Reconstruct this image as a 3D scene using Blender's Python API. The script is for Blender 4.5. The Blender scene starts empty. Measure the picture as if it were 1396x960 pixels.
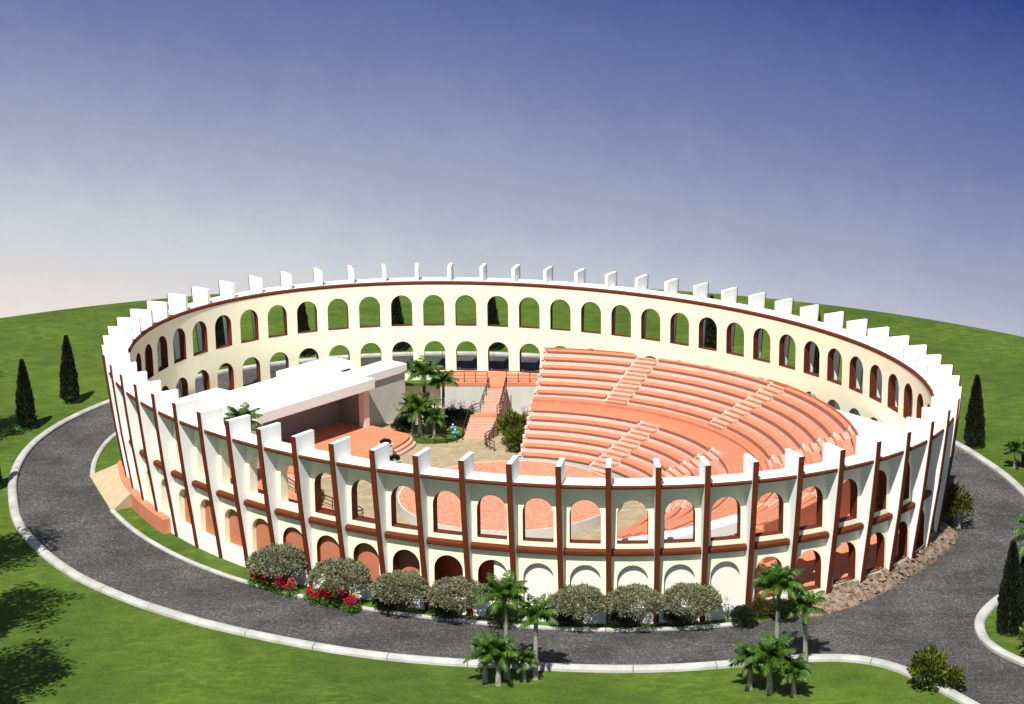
import bpy, math, random
from math import sin, cos, pi, radians, hypot
from mathutils import Vector, Matrix, noise

random.seed(7)
SC = bpy.context.scene
COL = SC.collection

# ---------------------------------------------------------------- materials
def lin(c):
    c /= 255.0
    return c / 12.92 if c <= 0.04045 else ((c + 0.055) / 1.055) ** 2.4

def srgb(r, g, b):
    return (lin(r), lin(g), lin(b), 1)

class N:
    """small helper round a node tree"""
    def __init__(s, tree):
        s.t = tree
    def add(s, typ, **kw):
        n = s.t.nodes.new(typ)
        for k, v in kw.items():
            if k.startswith('i_'):
                n.inputs[k[2:].replace('_', ' ')].default_value = v
            else:
                setattr(n, k, v)
        return n
    def link(s, a, b):
        s.t.links.new(a, b)
    def ramp(s, fac, stops):
        n = s.add('ShaderNodeValToRGB')
        e = n.color_ramp.elements
        while len(e) > len(stops):
            e.remove(e[-1])
        while len(e) < len(stops):
            e.new(0.5)
        for el, (p, c) in zip(e, stops):
            el.position = p
            el.color = c if len(c) == 4 else (*c, 1)
        s.link(fac, n.inputs[0])
        return n.outputs[0]
    def mix(s, fac, a, b, mode='MIX'):
        n = s.add('ShaderNodeMix', data_type='RGBA', blend_type=mode)
        for sock, v in ((n.inputs[0], fac), (n.inputs[6], a), (n.inputs[7], b)):
            if hasattr(v, 'is_output') or hasattr(v, 'links'):
                s.link(v, sock)
            else:
                sock.default_value = v
        return n.outputs[2]
    def math(s, op, a, b=0.0):
        n = s.add('ShaderNodeMath', operation=op)
        for i, v in enumerate((a, b)):
            if hasattr(v, 'links'):
                s.link(v, n.inputs[i])
            else:
                n.inputs[i].default_value = v
        return n.outputs[0]
    def noise(s, vec, scale, detail=3.0, rough=0.55):
        n = s.add('ShaderNodeTexNoise')
        n.inputs['Scale'].default_value = scale
        n.inputs['Detail'].default_value = detail
        n.inputs['Roughness'].default_value = rough
        s.link(vec, n.inputs['Vector'])
        return n.outputs['Fac']

def new_mat(name):
    m = bpy.data.materials.new(name)
    m.use_nodes = True
    t = m.node_tree
    b = t.nodes['Principled BSDF']
    n = N(t)
    pos = n.add('ShaderNodeNewGeometry').outputs['Position']
    return m, n, b, pos

def bump(n, b, h, strength, dist):
    k = n.add('ShaderNodeBump')
    k.inputs['Strength'].default_value = strength
    k.inputs['Distance'].default_value = dist
    n.link(h, k.inputs['Height'])
    n.link(k.outputs[0], b.inputs['Normal'])

def paint(name, c, rough=0.7, var=0.07, scale=0.8, streak=0.0, bmp=0.0):
    m, n, b, pos = new_mat(name)
    f = n.noise(pos, scale, 5, 0.6)
    d = (c[0] * (1 - var), c[1] * (1 - var), c[2] * (1 - var), 1)
    l = (min(1, c[0] * (1 + var)), min(1, c[1] * (1 + var)), min(1, c[2] * (1 + var)), 1)
    out = n.ramp(f, [(0.3, d), (0.7, l)])
    if streak:
        mp = n.add('ShaderNodeMapping')
        mp.inputs['Scale'].default_value = (2.2, 2.2, 0.16)
        n.link(pos, mp.inputs['Vector'])
        s = n.noise(mp.outputs[0], 1.6, 5, 0.65)
        sf = n.ramp(s, [(0.52, (0, 0, 0)), (0.78, (streak, streak, streak))])
        out = n.mix(sf, out, (c[0] * .62, c[1] * .6, c[2] * .55, 1))
    n.link(out, b.inputs['Base Color'])
    b.inputs['Roughness'].default_value = rough
    b.inputs['Specular IOR Level'].default_value = 0.25
    if bmp:
        bump(n, b, n.noise(pos, 18, 4), bmp, 0.02)
    return m

M = {}
M['cream'] = paint('cream_plaster', (0.83, 0.805, 0.60), 0.8, 0.025, 0.5, 0.2, 0.12)
M['white'] = paint('white_plaster', (0.82, 0.83, 0.81), 0.75, 0.025, 0.7, 0.18, 0.1)
M['tree'] = None
M['roofwhite'] = paint('white_roof_membrane', (0.83, 0.83, 0.81), 0.8, 0.03, 0.4, 0.0, 0.08)
M['trim'] = paint('red_brown_paint', (0.105, 0.021, 0.004), 0.8, 0.12, 1.5)
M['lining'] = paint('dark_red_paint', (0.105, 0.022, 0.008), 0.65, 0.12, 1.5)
M['terra'] = paint('terracotta_floor', (0.56, 0.205, 0.112), 0.75, 0.09, 0.9, 0.0, 0.1)
M['bench'] = paint('terracotta_bench', (0.49, 0.185, 0.105), 0.6, 0.10, 1.4, 0.0, 0.05)
M['tier'] = paint('pale_pink_concrete', (0.70, 0.52, 0.45), 0.85, 0.08, 1.1, 0.15, 0.15)
M['tread'] = paint('worn_terracotta_tread', (0.50, 0.225, 0.15), 0.8, 0.1, 1.0, 0.0, 0.1)
M['step'] = paint('pink_terracotta_step', (0.56, 0.33, 0.25), 0.8, 0.08, 1.2, 0.0, 0.1)
M['panelwhite'] = paint('warm_white_panel', (0.80, 0.765, 0.69), 0.8, 0.03, 0.6, 0.15)
M['brownwall'] = paint('brown_terracotta_wall', (0.40, 0.135, 0.07), 0.8, 0.07, 0.8, 0.2)
M['panel'] = paint('terracotta_panel', (0.46, 0.165, 0.09), 0.8, 0.06, 0.9, 0.15)
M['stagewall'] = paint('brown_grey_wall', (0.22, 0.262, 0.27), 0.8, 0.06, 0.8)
M['pinkwall'] = paint('pale_pink_wall', (0.78, 0.70, 0.65), 0.8, 0.04, 0.8)
M['greywall'] = paint('pale_grey_plaster', (0.52, 0.525, 0.48), 0.85, 0.05, 0.6, 0.25, 0.1)
M['kerb'] = paint('kerb_concrete', (0.40, 0.40, 0.375), 0.85, 0.24, 0.6, 0.0, 0.3)
M['ramp'] = paint('tan_concrete', (0.45, 0.36, 0.23), 0.9, 0.09, 1.2, 0.0, 0.15)
M['metal'] = paint('black_railing_paint', (0.018, 0.017, 0.016), 0.45, 0.1, 2)
M['lamp'] = paint('white_lamp_cover', (0.85, 0.82, 0.75), 0.4, 0.02, 2)
M['water'] = paint('turquoise_glazed_bowl', (0.10, 0.34, 0.38), 0.15, 0.1, 4)
M['bark'] = paint('grey_brown_bark', (0.10, 0.075, 0.055), 0.9, 0.3, 6, 0.0, 0.3)
M['palmbark'] = paint('pale_palm_bark', (0.27, 0.25, 0.20), 0.85, 0.25, 5, 0.0, 0.3)
M['shaft'] = paint('green_palm_crownshaft', (0.055, 0.10, 0.045), 0.6, 0.2, 3)
M['blackplant'] = paint('dark_leaf', (0.012, 0.016, 0.010), 0.6, 0.3, 6)

def speckled(name, c1, c2, scale):
    m, n, b, pos = new_mat(name)
    f = n.noise(pos, scale, 2, 0.7)
    g = n.noise(pos, 0.5, 3)
    o = n.ramp(f, [(0.36, c1), (0.62, c2)])
    o = n.mix(0.35, o, n.ramp(g, [(0.3, (.75, .75, .75)), (0.7, (1, 1, 1))]), 'MULTIPLY')
    n.link(o, b.inputs['Base Color'])
    b.inputs['Roughness'].default_value = 0.85
    return m
M['speckle'] = speckled('speckled_terracotta_paving', (0.56, 0.16, 0.085), (0.74, 0.30, 0.19), 4.2)

def asphalt():
    m, n, b, pos = new_mat('asphalt')
    f1 = n.noise(pos, 3.6, 4, 0.8)
    f2 = n.noise(pos, 8.0, 3, 0.75)
    f3 = n.noise(pos, 0.22, 5, 0.65)
    mp = n.add('ShaderNodeMapping')
    mp.inputs['Scale'].default_value = (0.3, 1.6, 1)
    mp.inputs['Rotation'].default_value = (0, 0, radians(-14))
    n.link(pos, mp.inputs['Vector'])
    f4 = n.noise(mp.outputs[0], 1.0, 4, 0.6)
    a = n.ramp(f1, [(0.40, (0.024, 0.023, 0.023)), (0.53, (0.062, 0.059, 0.057)), (0.66, (0.23, 0.222, 0.216))])
    c = n.ramp(f2, [(0.40, (0.018, 0.017, 0.017)), (0.55, (0.07, 0.067, 0.064)), (0.68, (0.30, 0.29, 0.285))])
    o = n.mix(0.5, a, c)
    o = n.mix(0.8, o, n.ramp(f3, [(0.36, (0.45, 0.445, 0.445)), (0.64, (1.35, 1.33, 1.32))]), 'MULTIPLY')
    o = n.mix(0.6, o, n.ramp(f4, [(0.35, (0.7, 0.7, 0.7)), (0.7, (1.2, 1.2, 1.2))]), 'MULTIPLY')
    n.link(o, b.inputs['Base Color'])
    b.inputs['Roughness'].default_value = 0.9
    bump(n, b, f2, 0.4, 0.03)
    return m
M['asphalt'] = asphalt()

def grass():
    m, n, b, pos = new_mat('mown_grass')
    mp = n.add('ShaderNodeMapping')
    mp.inputs['Rotation'].default_value = (0, 0, radians(28))
    mp.inputs['Scale'].default_value = (0.85, 1.15, 1)
    n.link(pos, mp.inputs['Vector'])
    big = n.noise(pos, 0.055, 4, 0.6)
    mid = n.noise(mp.outputs[0], 0.5, 5, 0.66)
    fine = n.noise(pos, 4.0, 4, 0.75)
    o = n.ramp(mid, [(0.30, (0.048, 0.090, 0.011)), (0.50, (0.067, 0.118, 0.016)), (0.70, (0.090, 0.146, 0.022))])
    o = n.mix(0.6, o, n.ramp(big, [(0.38, (0.66, 0.72, 0.68)), (0.62, (1.14, 1.1, 1.0))]), 'MULTIPLY')
    o = n.mix(0.45, o, n.ramp(fine, [(0.32, (0.35, 0.42, 0.36)), (0.68, (1.6, 1.5, 1.3))]), 'MULTIPLY')
    # pale streaky patches, painted to stand in for sunlight dappled through trees
    mp2 = n.add('ShaderNodeMapping')
    mp2.inputs['Rotation'].default_value = (0, 0, radians(-20))
    mp2.inputs['Scale'].default_value = (0.7, 1.35, 1)
    n.link(pos, mp2.inputs['Vector'])
    st = n.noise(mp2.outputs[0], 1.15, 5, 0.7)
    zone = n.noise(pos, 0.11, 2, 0.5)
    stf = n.math('MULTIPLY', n.ramp(st, [(0.50, (0, 0, 0)), (0.60, (1, 1, 1))]), n.ramp(zone, [(0.42, (0, 0, 0)), (0.58, (0.75, 0.75, 0.75))]))
    o = n.mix(stf, o, (0.112, 0.175, 0.022, 1))
    n.link(o, b.inputs['Base Color'])
    b.inputs['Roughness'].default_value = 0.9
    b.inputs['Specular IOR Level'].default_value = 0.15
    bump(n, b, fine, 0.8, 0.08)
    return m
M['grass'] = grass()

def paving():
    m, n, b, pos = new_mat('tan_stone_paving')
    br = n.add('ShaderNodeTexBrick')
    br.inputs['Color1'].default_value = (0.40, 0.31, 0.19, 1)
    br.inputs['Color2'].default_value = (0.30, 0.245, 0.16, 1)
    br.inputs['Mortar'].default_value = (0.17, 0.14, 0.10, 1)
    br.inputs['Scale'].default_value = 1.0
    br.inputs['Mortar Size'].default_value = 0.012
    br.inputs['Brick Width'].default_value = 0.9
    br.inputs['Row Height'].default_value = 0.45
    mp = n.add('ShaderNodeMapping')
    mp.inputs['Rotation'].default_value = (0, 0, radians(-12))
    n.link(pos, mp.inputs['Vector'])
    n.link(mp.outputs[0], br.inputs['Vector'])
    g = n.noise(pos, 1.3, 5, 0.65)
    o = n.mix(0.7, br.outputs['Color'], n.ramp(g, [(0.3, (0.7, 0.7, 0.68)), (0.7, (1.2, 1.18, 1.12))]), 'MULTIPLY')
    n.link(o, b.inputs['Base Color'])
    b.inputs['Roughness'].default_value = 0.85
    return m
M['paving'] = paving()

def soil():
    m, n, b, pos = new_mat('dry_soil')
    f = n.noise(pos, 2.2, 6, 0.7)
    g = n.noise(pos, 0.6, 3)
    o = n.ramp(f, [(0.34, (0.05, 0.034, 0.022)), (0.5, (0.21, 0.15, 0.105)), (0.68, (0.36, 0.28, 0.21))])
    o = n.mix(0.5, o, n.ramp(g, [(0.3, (0.75, 0.75, 0.75)), (0.7, (1.1, 1.1, 1.1))]), 'MULTIPLY')
    n.link(o, b.inputs['Base Color'])
    b.inputs['Roughness'].default_value = 0.95
    bump(n, b, f, 0.9, 0.12)
    return m
M['soil'] = soil()

def leaf(name, dark, light, rough=0.55, trans=0.25):
    m, n, b, pos = new_mat(name)
    r = n.t.nodes['Geometry'].outputs['Random Per Island']
    o = n.ramp(r, [(0.0, dark), (1.0, light)])
    big = n.noise(pos, 1.4, 3)
    o = n.mix(0.6, o, n.ramp(big, [(0.35, (0.6, 0.6, 0.6)), (0.65, (1.2, 1.2, 1.15))]), 'MULTIPLY')
    n.link(o, b.inputs['Base Color'])
    b.inputs['Roughness'].default_value = rough
    b.inputs['Specular IOR Level'].default_value = 0.3
    tr = n.add('ShaderNodeBsdfTranslucent')
    n.link(o, tr.inputs['Color'])
    mx = n.add('ShaderNodeMixShader')
    mx.inputs[0].default_value = trans
    n.link(b.outputs[0], mx.inputs[1])
    n.link(tr.outputs[0], mx.inputs[2])
    n.link(mx.outputs[0], n.t.nodes['Material Output'].inputs['Surface'])
    return m
M['cypress'] = leaf('cypress_foliage', (0.007, 0.014, 0.006), (0.022, 0.036, 0.013), 0.7, 0.1)
M['palm'] = leaf('palm_fronds', (0.020, 0.065, 0.008), (0.095, 0.20, 0.02), 0.45, 0.3)
M['dome'] = leaf('grey_green_leaves', (0.085, 0.10, 0.05), (0.33, 0.335, 0.20), 0.7, 0.2)
M['ball'] = leaf('dark_box_leaves', (0.010, 0.018, 0.006), (0.030, 0.046, 0.014), 0.6, 0.1)
M['bush'] = leaf('bright_broad_leaves', (0.012, 0.032, 0.005), (0.20, 0.23, 0.025), 0.45, 0.25)
M['croton'] = leaf('croton_leaves', (0.012, 0.035, 0.006), (0.16, 0.135, 0.025), 0.5, 0.2)
M['hedge'] = leaf('dark_hedge_leaves', (0.006, 0.014, 0.006), (0.02, 0.04, 0.014), 0.7, 0.1)
M['tree'] = leaf('broad_tree_leaves', (0.015, 0.05, 0.008), (0.06, 0.13, 0.02), 0.6, 0.2)
M['herb'] = leaf('fresh_green_leaves', (0.03, 0.11, 0.015), (0.16, 0.30, 0.04), 0.5, 0.25)
M['red'] = leaf('red_petals', (0.35, 0.008, 0.012), (0.62, 0.02, 0.045), 0.5, 0.2)
M['magenta'] = leaf('magenta_petals', (0.42, 0.015, 0.16), (0.65, 0.05, 0.33), 0.5, 0.2)
M['yellow'] = leaf('yellow_petals', (0.50, 0.38, 0.05), (0.72, 0.60, 0.20), 0.5, 0.2)
M['pink'] = leaf('pink_petals', (0.58, 0.16, 0.24), (0.78, 0.40, 0.45), 0.5, 0.2)

# ---------------------------------------------------------------- object helpers
class MB:
    def __init__(s):
        s.v = []; s.f = []
    def quad(s, a, b, c, d):
        k = len(s.v); s.v += [a, b, c, d]; s.f.append((k, k + 1, k + 2, k + 3))
    def face(s, pts):
        k = len(s.v); s.v += list(pts); s.f.append(tuple(range(k, k + len(pts))))
    def box(s, c, e, rz=0.0):
        """centre, full size, rotation about z"""
        co, si = cos(rz), sin(rz); P = []
        for z in (-1, 1):
            for x, y in ((-1, -1), (1, -1), (1, 1), (-1, 1)):
                px, py = x * e[0] / 2, y * e[1] / 2
                P.append((c[0] + px * co - py * si, c[1] + px * si + py * co, c[2] + z * e[2] / 2))
        k = len(s.v); s.v += P
        for f in ((3, 2, 1, 0), (4, 5, 6, 7), (0, 1, 5, 4), (1, 2, 6, 5), (2, 3, 7, 6), (3, 0, 4, 7)):
            s.f.append(tuple(k + i for i in f))
    def prism(s, poly, z0, z1):
        """vertical prism over a CCW polygon; z0/z1 numbers or lists"""
        m = len(poly); k = len(s.v)
        zb = z0 if isinstance(z0, (list, tuple)) else [z0] * m
        zt = z1 if isinstance(z1, (list, tuple)) else [z1] * m
        s.v += [(p[0], p[1], z) for p, z in zip(poly, zb)] + [(p[0], p[1], z) for p, z in zip(poly, zt)]
        s.f.append(tuple(k + m - 1 - i for i in range(m)))
        s.f.append(tuple(k + m + i for i in range(m)))
        for i in range(m):
            j = (i + 1) % m
            s.f.append((k + i, k + j, k + m + j, k + m + i))
    def sweep(s, frames, closed=False):
        """frames: list of lists of points, same count; skin as closed profile"""
        m = len(frames[0]); k = len(s.v)
        for fr in frames:
            s.v += list(fr)
        L = len(frames)
        for i in range(L if closed else L - 1):
            a = k + i * m; b = k + ((i + 1) % L) * m
            for j in range(m):
                q = (j + 1) % m
                s.f.append((a + j, a + q, b + q, b + j))
        if not closed:
            s.f.append(tuple(k + m - 1 - j for j in range(m)))
            s.f.append(tuple(k + (L - 1) * m + j for j in range(m)))
    def tube(s, pts, rad, sides=6):
        frames = []
        n = len(pts)
        for i, p in enumerate(pts):
            p = Vector(p)
            t = (Vector(pts[min(i + 1, n - 1)]) - Vector(pts[max(i - 1, 0)])).normalized()
            u = t.cross(Vector((0, 0, 1)))
            if u.length < 0.1:
                u = t.cross(Vector((1, 0, 0)))
            u.normalize(); w = t.cross(u)
            r = rad[i] if isinstance(rad, (list, tuple)) else rad
            frames.append([tuple(p + u * (r * cos(2 * pi * a / sides)) + w * (r * sin(2 * pi * a / sides))) for a in range(sides)])
        s.sweep(frames)
    def build(s, name, mat, parent=None, smooth=False, bevel=0.0, fix=True):
        me = bpy.data.meshes.new(name)
        me.from_pydata(s.v, [], s.f)
        if fix and len(s.f) < 60000:
            import bmesh
            bm = bmesh.new(); bm.from_mesh(me)
            bmesh.ops.recalc_face_normals(bm, faces=bm.faces)
            bm.to_mesh(me); bm.free()
        me.materials.append(M[mat] if isinstance(mat, str) else mat)
        if smooth:
            for p in me.polygons:
                p.use_smooth = True
        o = bpy.data.objects.new(name, me)
        COL.objects.link(o)
        if parent:
            o.parent = parent
            o.matrix_parent_inverse = Matrix.Translation(-Vector(parent.location)) if parent.rotation_euler[2] == 0 and parent.parent is None else Matrix()
        if bevel:
            b = o.modifiers.new('bevel', 'BEVEL'); b.width = bevel; b.segments = 2; b.limit_method = 'ANGLE'
        return o

def tag(o, label=None, cat=None, group=None, kind=None):
    if label: o['label'] = label
    if cat: o['category'] = cat
    if group: o['group'] = group
    if kind: o['kind'] = kind
    return o

def empty(name, loc, label, cat, group=None, rz=0.0, scale=1.0):
    o = bpy.data.objects.new(name, None)
    o.location = loc; o.rotation_euler = (0, 0, rz); o.scale = (scale,) * 3
    o.empty_display_size = 0.5
    COL.objects.link(o)
    return tag(o, label, cat, group)

def local_part(mb, name, mat, parent, **kw):
    """mesh written in the parent's own local space"""
    o = mb.build(name, mat, None, **kw)
    o.parent = parent
    return o

def copy_tree(o, parent=None):
    c = o.copy(); COL.objects.link(c)
    if parent: c.parent = parent
    for ch in list(o.children):
        copy_tree(ch, c)
    return c

# ---------------------------------------------------------------- the ring: an ellipse split in 64 equal bays
RA, RB, RROT, RPH = 30.0, 38.954, 0.8381, 3.2038
NB = 64
_T = 4096
_xs, _ys, _s = [], [], [0.0]
for i in range(_T + 1):
    t = 2 * pi * i / _T
    x, y = cos(t) * RA, sin(t) * RB
    _xs.append(x * cos(RROT) - y * sin(RROT)); _ys.append(x * sin(RROT) + y * cos(RROT))
    if i: _s.append(_s[-1] + hypot(_xs[-1] - _xs[-2], _ys[-1] - _ys[-2]))
PER = _s[-1]
import bisect
def ring(idx, off=0.0):
    w = ((RPH / (2 * pi) + idx / NB) % 1.0) * PER
    k = min(_T - 1, max(0, bisect.bisect_right(_s, w) - 1))
    f = (w - _s[k]) / (_s[k + 1] - _s[k])
    x = _xs[k] + f * (_xs[k + 1] - _xs[k]); y = _ys[k] + f * (_ys[k + 1] - _ys[k])
    a, b = (k - 1) % _T, (k + 2) % _T
    tx = (_xs[k + 1] - _xs[a]) * (1 - f) + (_xs[b] - _xs[k]) * f
    ty = (_ys[k + 1] - _ys[a]) * (1 - f) + (_ys[b] - _ys[k]) * f
    l = hypot(tx, ty)
    return (x + ty / l * off, y - tx / l * off)
def ring_angle(idx):
    a = ring(idx, 0); b = ring(idx, 1)
    return math.atan2(b[1] - a[1], b[0] - a[0])
def rp(idx, off, z):
    p = ring(idx, off); return (p[0], p[1], z)
def interp(tab, x, period=None):
    if period:
        x %= period
        tab = [(tab[-1][0] - period, tab[-1][1])] + tab + [(tab[0][0] + period, tab[0][1])]
    if x <= tab[0][0]: return tab[0][1]
    for (a, va), (b, vb) in zip(tab, tab[1:]):
        if a <= x <= b:
            f = (x - a) / (b - a); f = f * f * (3 - 2 * f) * 0.5 + f * 0.5
            return va + (vb - va) * f
    return tab[-1][1]

def ring_band(mb, i0, i1, prof, step=0.125, closed=False):
    """sweep a profile of (offset, z) along the ring; offsets may be functions of idx"""
    n = max(2, int(round((i1 - i0) / step)))
    fr = []
    for k in range(n if closed else n + 1):
        i = i0 + (i1 - i0) * k / n
        pr = prof(i) if callable(prof) else prof
        fr.append([rp(i, o, z) for o, z in pr])
    mb.sweep(fr, closed)

# ---------------------------------------------------------------- the arena wall
O_OUT, O_IN = -1.40, -2.10
Z_TOP, Z_SLAB = 11.8, 10.4
arena = empty('amphitheatre', (0, 0, 0), 'cream oval arena wall with two tiers of arches and leaning white fins around the seating', 'arena')

wall = MB()
HS0, HS1 = 0.17, 0.83
hcols = [HS0 + (HS1 - HS0) * (0.5 - 0.5 * cos(pi * k / 14)) for k in range(15)]
def arch_z(s, zs, rise):
    u = (s - 0.5) / (HS1 - 0.5)
    return zs + rise * math.sqrt(max(0.0, 1 - u * u))
LOW0, LOWS, LOWR = 1.25, 3.2, 1.08
UP0, UPS, UPR = 5.85, 7.92, 1.08
WTOP = 10.05
def wq(b, s0, s1, za0, za1, zb0, zb1):
    for off in (O_OUT, O_IN):
        wall.quad(rp(b + s0, off, za0), rp(b + s1, off, za1), rp(b + s1, off, zb1), rp(b + s0, off, zb0))
up_lin, low_lin = [], []
for b in range(NB):
    for s0, s1 in ((0, HS0 / 2), (HS0 / 2, HS0), (HS1, (1 + HS1) / 2), ((1 + HS1) / 2, 1)):
        wq(b, s0, s1, -2.75, -2.75, WTOP, WTOP)
    for k in range(14):
        s0, s1 = hcols[k], hcols[k + 1]
        wq(b, s0, s1, -2.75, -2.75, LOW0, LOW0)
        wq(b, s0, s1, arch_z(s0, LOWS, LOWR), arch_z(s1, LOWS, LOWR), UP0, UP0)
        wq(b, s0, s1, arch_z(s0, UPS, UPR), arch_z(s1, UPS, UPR), WTOP, WTOP)
wall_o = wall.build('wall', 'cream', arena, fix=False)
import bmesh
bm = bmesh.new(); bm.from_mesh(wall_o.data)
bmesh.ops.remove_doubles(bm, verts=bm.verts, dist=0.0005)
bmesh.ops.recalc_face_normals(bm, faces=bm.faces)
bm.to_mesh(wall_o.data); bm.free()

def lining(b, z0, zs, rise):
    """the painted reveal of one arch opening, a closed U-shaped band 3 mm proud of the wall"""
    m = MB(); e = 0.002; th = 0.012
    prof = [(HS0, z0)] + [(s, arch_z(s, zs, rise)) for s in hcols] + [(HS1, z0)]
    outp = prof[:1] + prof[1:] 
    rows = []
    for q, (s, z) in enumerate(prof):
        # inner side of the band: shrink towards the opening's middle
        si = 0.5 + (s - 0.5) * (1 - th / 1.1)
        zi = z + th if q in (0, len(prof) - 1) else z - th * (0.15 + 0.85 * (1 - abs(s - .5) / (HS1 - .5)))
        rows.append([rp(b + s, O_OUT + e, z), rp(b + si, O_OUT + e, zi), rp(b + si, O_IN - e, zi), rp(b + s, O_IN - e, z)])
    m.sweep(rows, closed=True)
    return m
hidden_low = set(range(6, 11)) | set(range(21, 36))
for b in range(NB):
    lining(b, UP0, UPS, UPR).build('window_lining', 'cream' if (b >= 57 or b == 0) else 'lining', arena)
nlow = 0
for b in list(range(36, 64)) + list(range(0, 6)) + list(range(11, 21)):
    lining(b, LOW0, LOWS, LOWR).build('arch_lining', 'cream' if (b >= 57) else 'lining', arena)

# coping slab, its lips, the ledge band and the plinth
m = MB(); ring_band(m, 0, NB, [(-2.0, WTOP), (-0.38, WTOP), (-0.38, Z_SLAB), (-2.0, Z_SLAB)], closed=True)
m.build('coping', 'white', arena)
def lip(o, z, r, sx=1.0):
    return [(o + sx * r * cos(a), z + r * 1.25 * sin(a)) for a in [2 * pi * k / 8 for k in range(8)]]
m = MB(); ring_band(m, 0, NB, lip(-0.36, 10.25, 0.115), closed=True)
m.build('outer_trim', 'trim', arena, smooth=True)
m = MB(); ring_band(m, 0, NB, lip(-2.04, 10.2, 0.15), closed=True)
m.build('inner_trim', 'trim', arena, smooth=True)
m = MB(); ring_band(m, 0, NB, [(O_OUT - .05, 5.08), (-1.12, 5.05), (-1.02, 5.15), (-1.02, 5.36), (-1.12, 5.46), (O_OUT - .05, 5.49)], closed=True)
m.build('ledge', 'trim', arena)
m = MB(); ring_band(m, 59.6, NB + 12.3, [(O_OUT - .05, -0.3), (-1.33, -0.3), (-1.33, 1.17), (O_OUT - .05, 1.2)])
m.build('plinth', 'white', arena)

# fins: one mesh, 64 parts
FT = 0.36
fprof = [(0.0, Z_TOP), (-0.10, 10.4), (-0.25, 8.8), (-0.55, 5.9), (-0.95, 2.9), (-1.34, -0.1), (-1.9, -0.1), (-1.9, 9.9), (-2.05, 9.9), (-2.05, Z_TOP)]
m = MB()
m.sweep([[(o, -FT / 2, z) for o, z in fprof], [(o, FT / 2, z) for o, z in fprof]])
fin_me = None
t = MB()
edge = fprof[:6]
t.sweep([[(o - .02, -FT / 2 - .012, z), (o - .02, FT / 2 + .012, z), (o + .075, FT / 2 + .012, z), (o + .075, -FT / 2 - .012, z)] for o, z in
         [(edge[0][0], edge[0][1] - 0.012)] + edge[1:]])
fin0 = None
for b in range(NB):
    if fin0 is None:
        f = local_part(m, 'buttress_fin', 'white', arena, bevel=0.02)
        e = local_part(t, 'fin_edge', 'trim', f)
        fin0 = f
    else:
        f = copy_tree(fin0, arena)
    p = ring(b, 0)
    f.location = (p[0], p[1], 0); f.rotation_euler = (0, 0, ring_angle(b))

# blind white arches at the front, terracotta infills at the front left
def curved_panel(i0, i1, off0, off1, z0, z1, th=0.12):
    q = MB()
    def pr(i):
        o = off0 + (off1 - off0) * (i - i0) / (i1 - i0)
        return [(o - th, z0), (o, z0), (o, z1), (o - th, z1)]
    ring_band(q, i0, i1, pr)
    return q
for b in range(6, 11):
    curved_panel(b + .1, b + .9, -1.72, -1.72, 1.1, 4.6).build('blind_panel', 'panelwhite', arena)
curved_panel(5.5, 5.9, -1.72, -1.72, 1.1, 4.6).build('blind_panel', 'panelwhite', arena)
pd = {60: -1.85, 61: -1.82, 62: -1.8, 63: -1.75, 0: -1.7, 1: -1.78}
for b in list(range(60, 64)) + [0, 1]:
    curved_panel(b + .1, b + .9, pd[b], pd[b], 1.0, 4.6).build('infill_panel', 'panel', arena)
curved_panel(2.08, 2.92, -1.95, -1.95, 0.9, 4.7).build('infill_panel', 'panel', arena)
curved_panel(3.08, 3.92, -2.5, -2.5, 0.9, 4.72).build('infill_panel', 'panel', arena)

# ---------------------------------------------------------------- ground, road, kerbs
OUTK = [(0, 7.9), (2.6, 7.4), (4, 7.2), (5.3, 6.8), (6.5, 6.35), (8.6, 6.45), (10.6, 6.2), (15.6, 6.3), (18, 6.5), (21.8, 6.75), (23.6, 7.0), (25.1, 7.5),
        (30, 8.3), (35, 8.6), (40, 8.8), (45, 8.6), (49.5, 8.0), (51.7, 8.0), (54.2, 7.7), (55.7, 7.6), (57.6, 8.0), (61, 8.3), (63, 8.1)]
INK = [(1.66, .45), (3.8, .05), (5, -.1), (8.8, -.1), (10.3, -.15), (10.9, -.3), (12, -.2), (18.7, .0), (19.2, .15), (25, 1.0), (40, 1.6), (51, 2.0), (53.3, 1.6), (54.3, 1.45), (57.8, .85), (61.5, .85), (63, .8)]
def ok(i): return interp(OUTK, i, 64)
def ik(i): return interp(INK, i, 64)

g = MB()
NG = 256
rad_t = [0.0, 0.12, 0.3, 0.55, 0.8, 1.0]
ext = [(0.8, -0.06), (2.0, -0.35), (4.5, -1.3), (10, -4.5), (25, -14), (60, -40), (130, -95)]
rows = []
for k in range(NG):
    i = NB * k / NG
    p = Vector(ring(i, -1.6)).to_3d()
    d = (p - Vector((-4, -2, 0))).normalized()
    c = Vector((-9.6, -6.4, 0))
    # where the direction leaves the hilltop's edge circle
    oc = p - c; bq = oc.dot(d); cq = oc.dot(oc) - 84.1 ** 2
    tt = -bq + math.sqrt(bq * bq - cq)
    Q = p + d * tt
    row = [tuple(p + (Q - p) * r) for r in rad_t]
    nrm = (Q - c).normalized()
    row += [(Q.x + nrm.x * a, Q.y + nrm.y * a, z) for a, z in ext]
    rows.append(row)
W = len(rows[0])
for row in rows: g.v += row
for k in range(NG):
    a, b2 = k * W, ((k + 1) % NG) * W
    for j in range(W - 1):
        g.f.append((a + j, a + j + 1, b2 + j + 1, b2 + j))
tag(g.build('grass_ground', 'grass', smooth=True), kind='structure')

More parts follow.
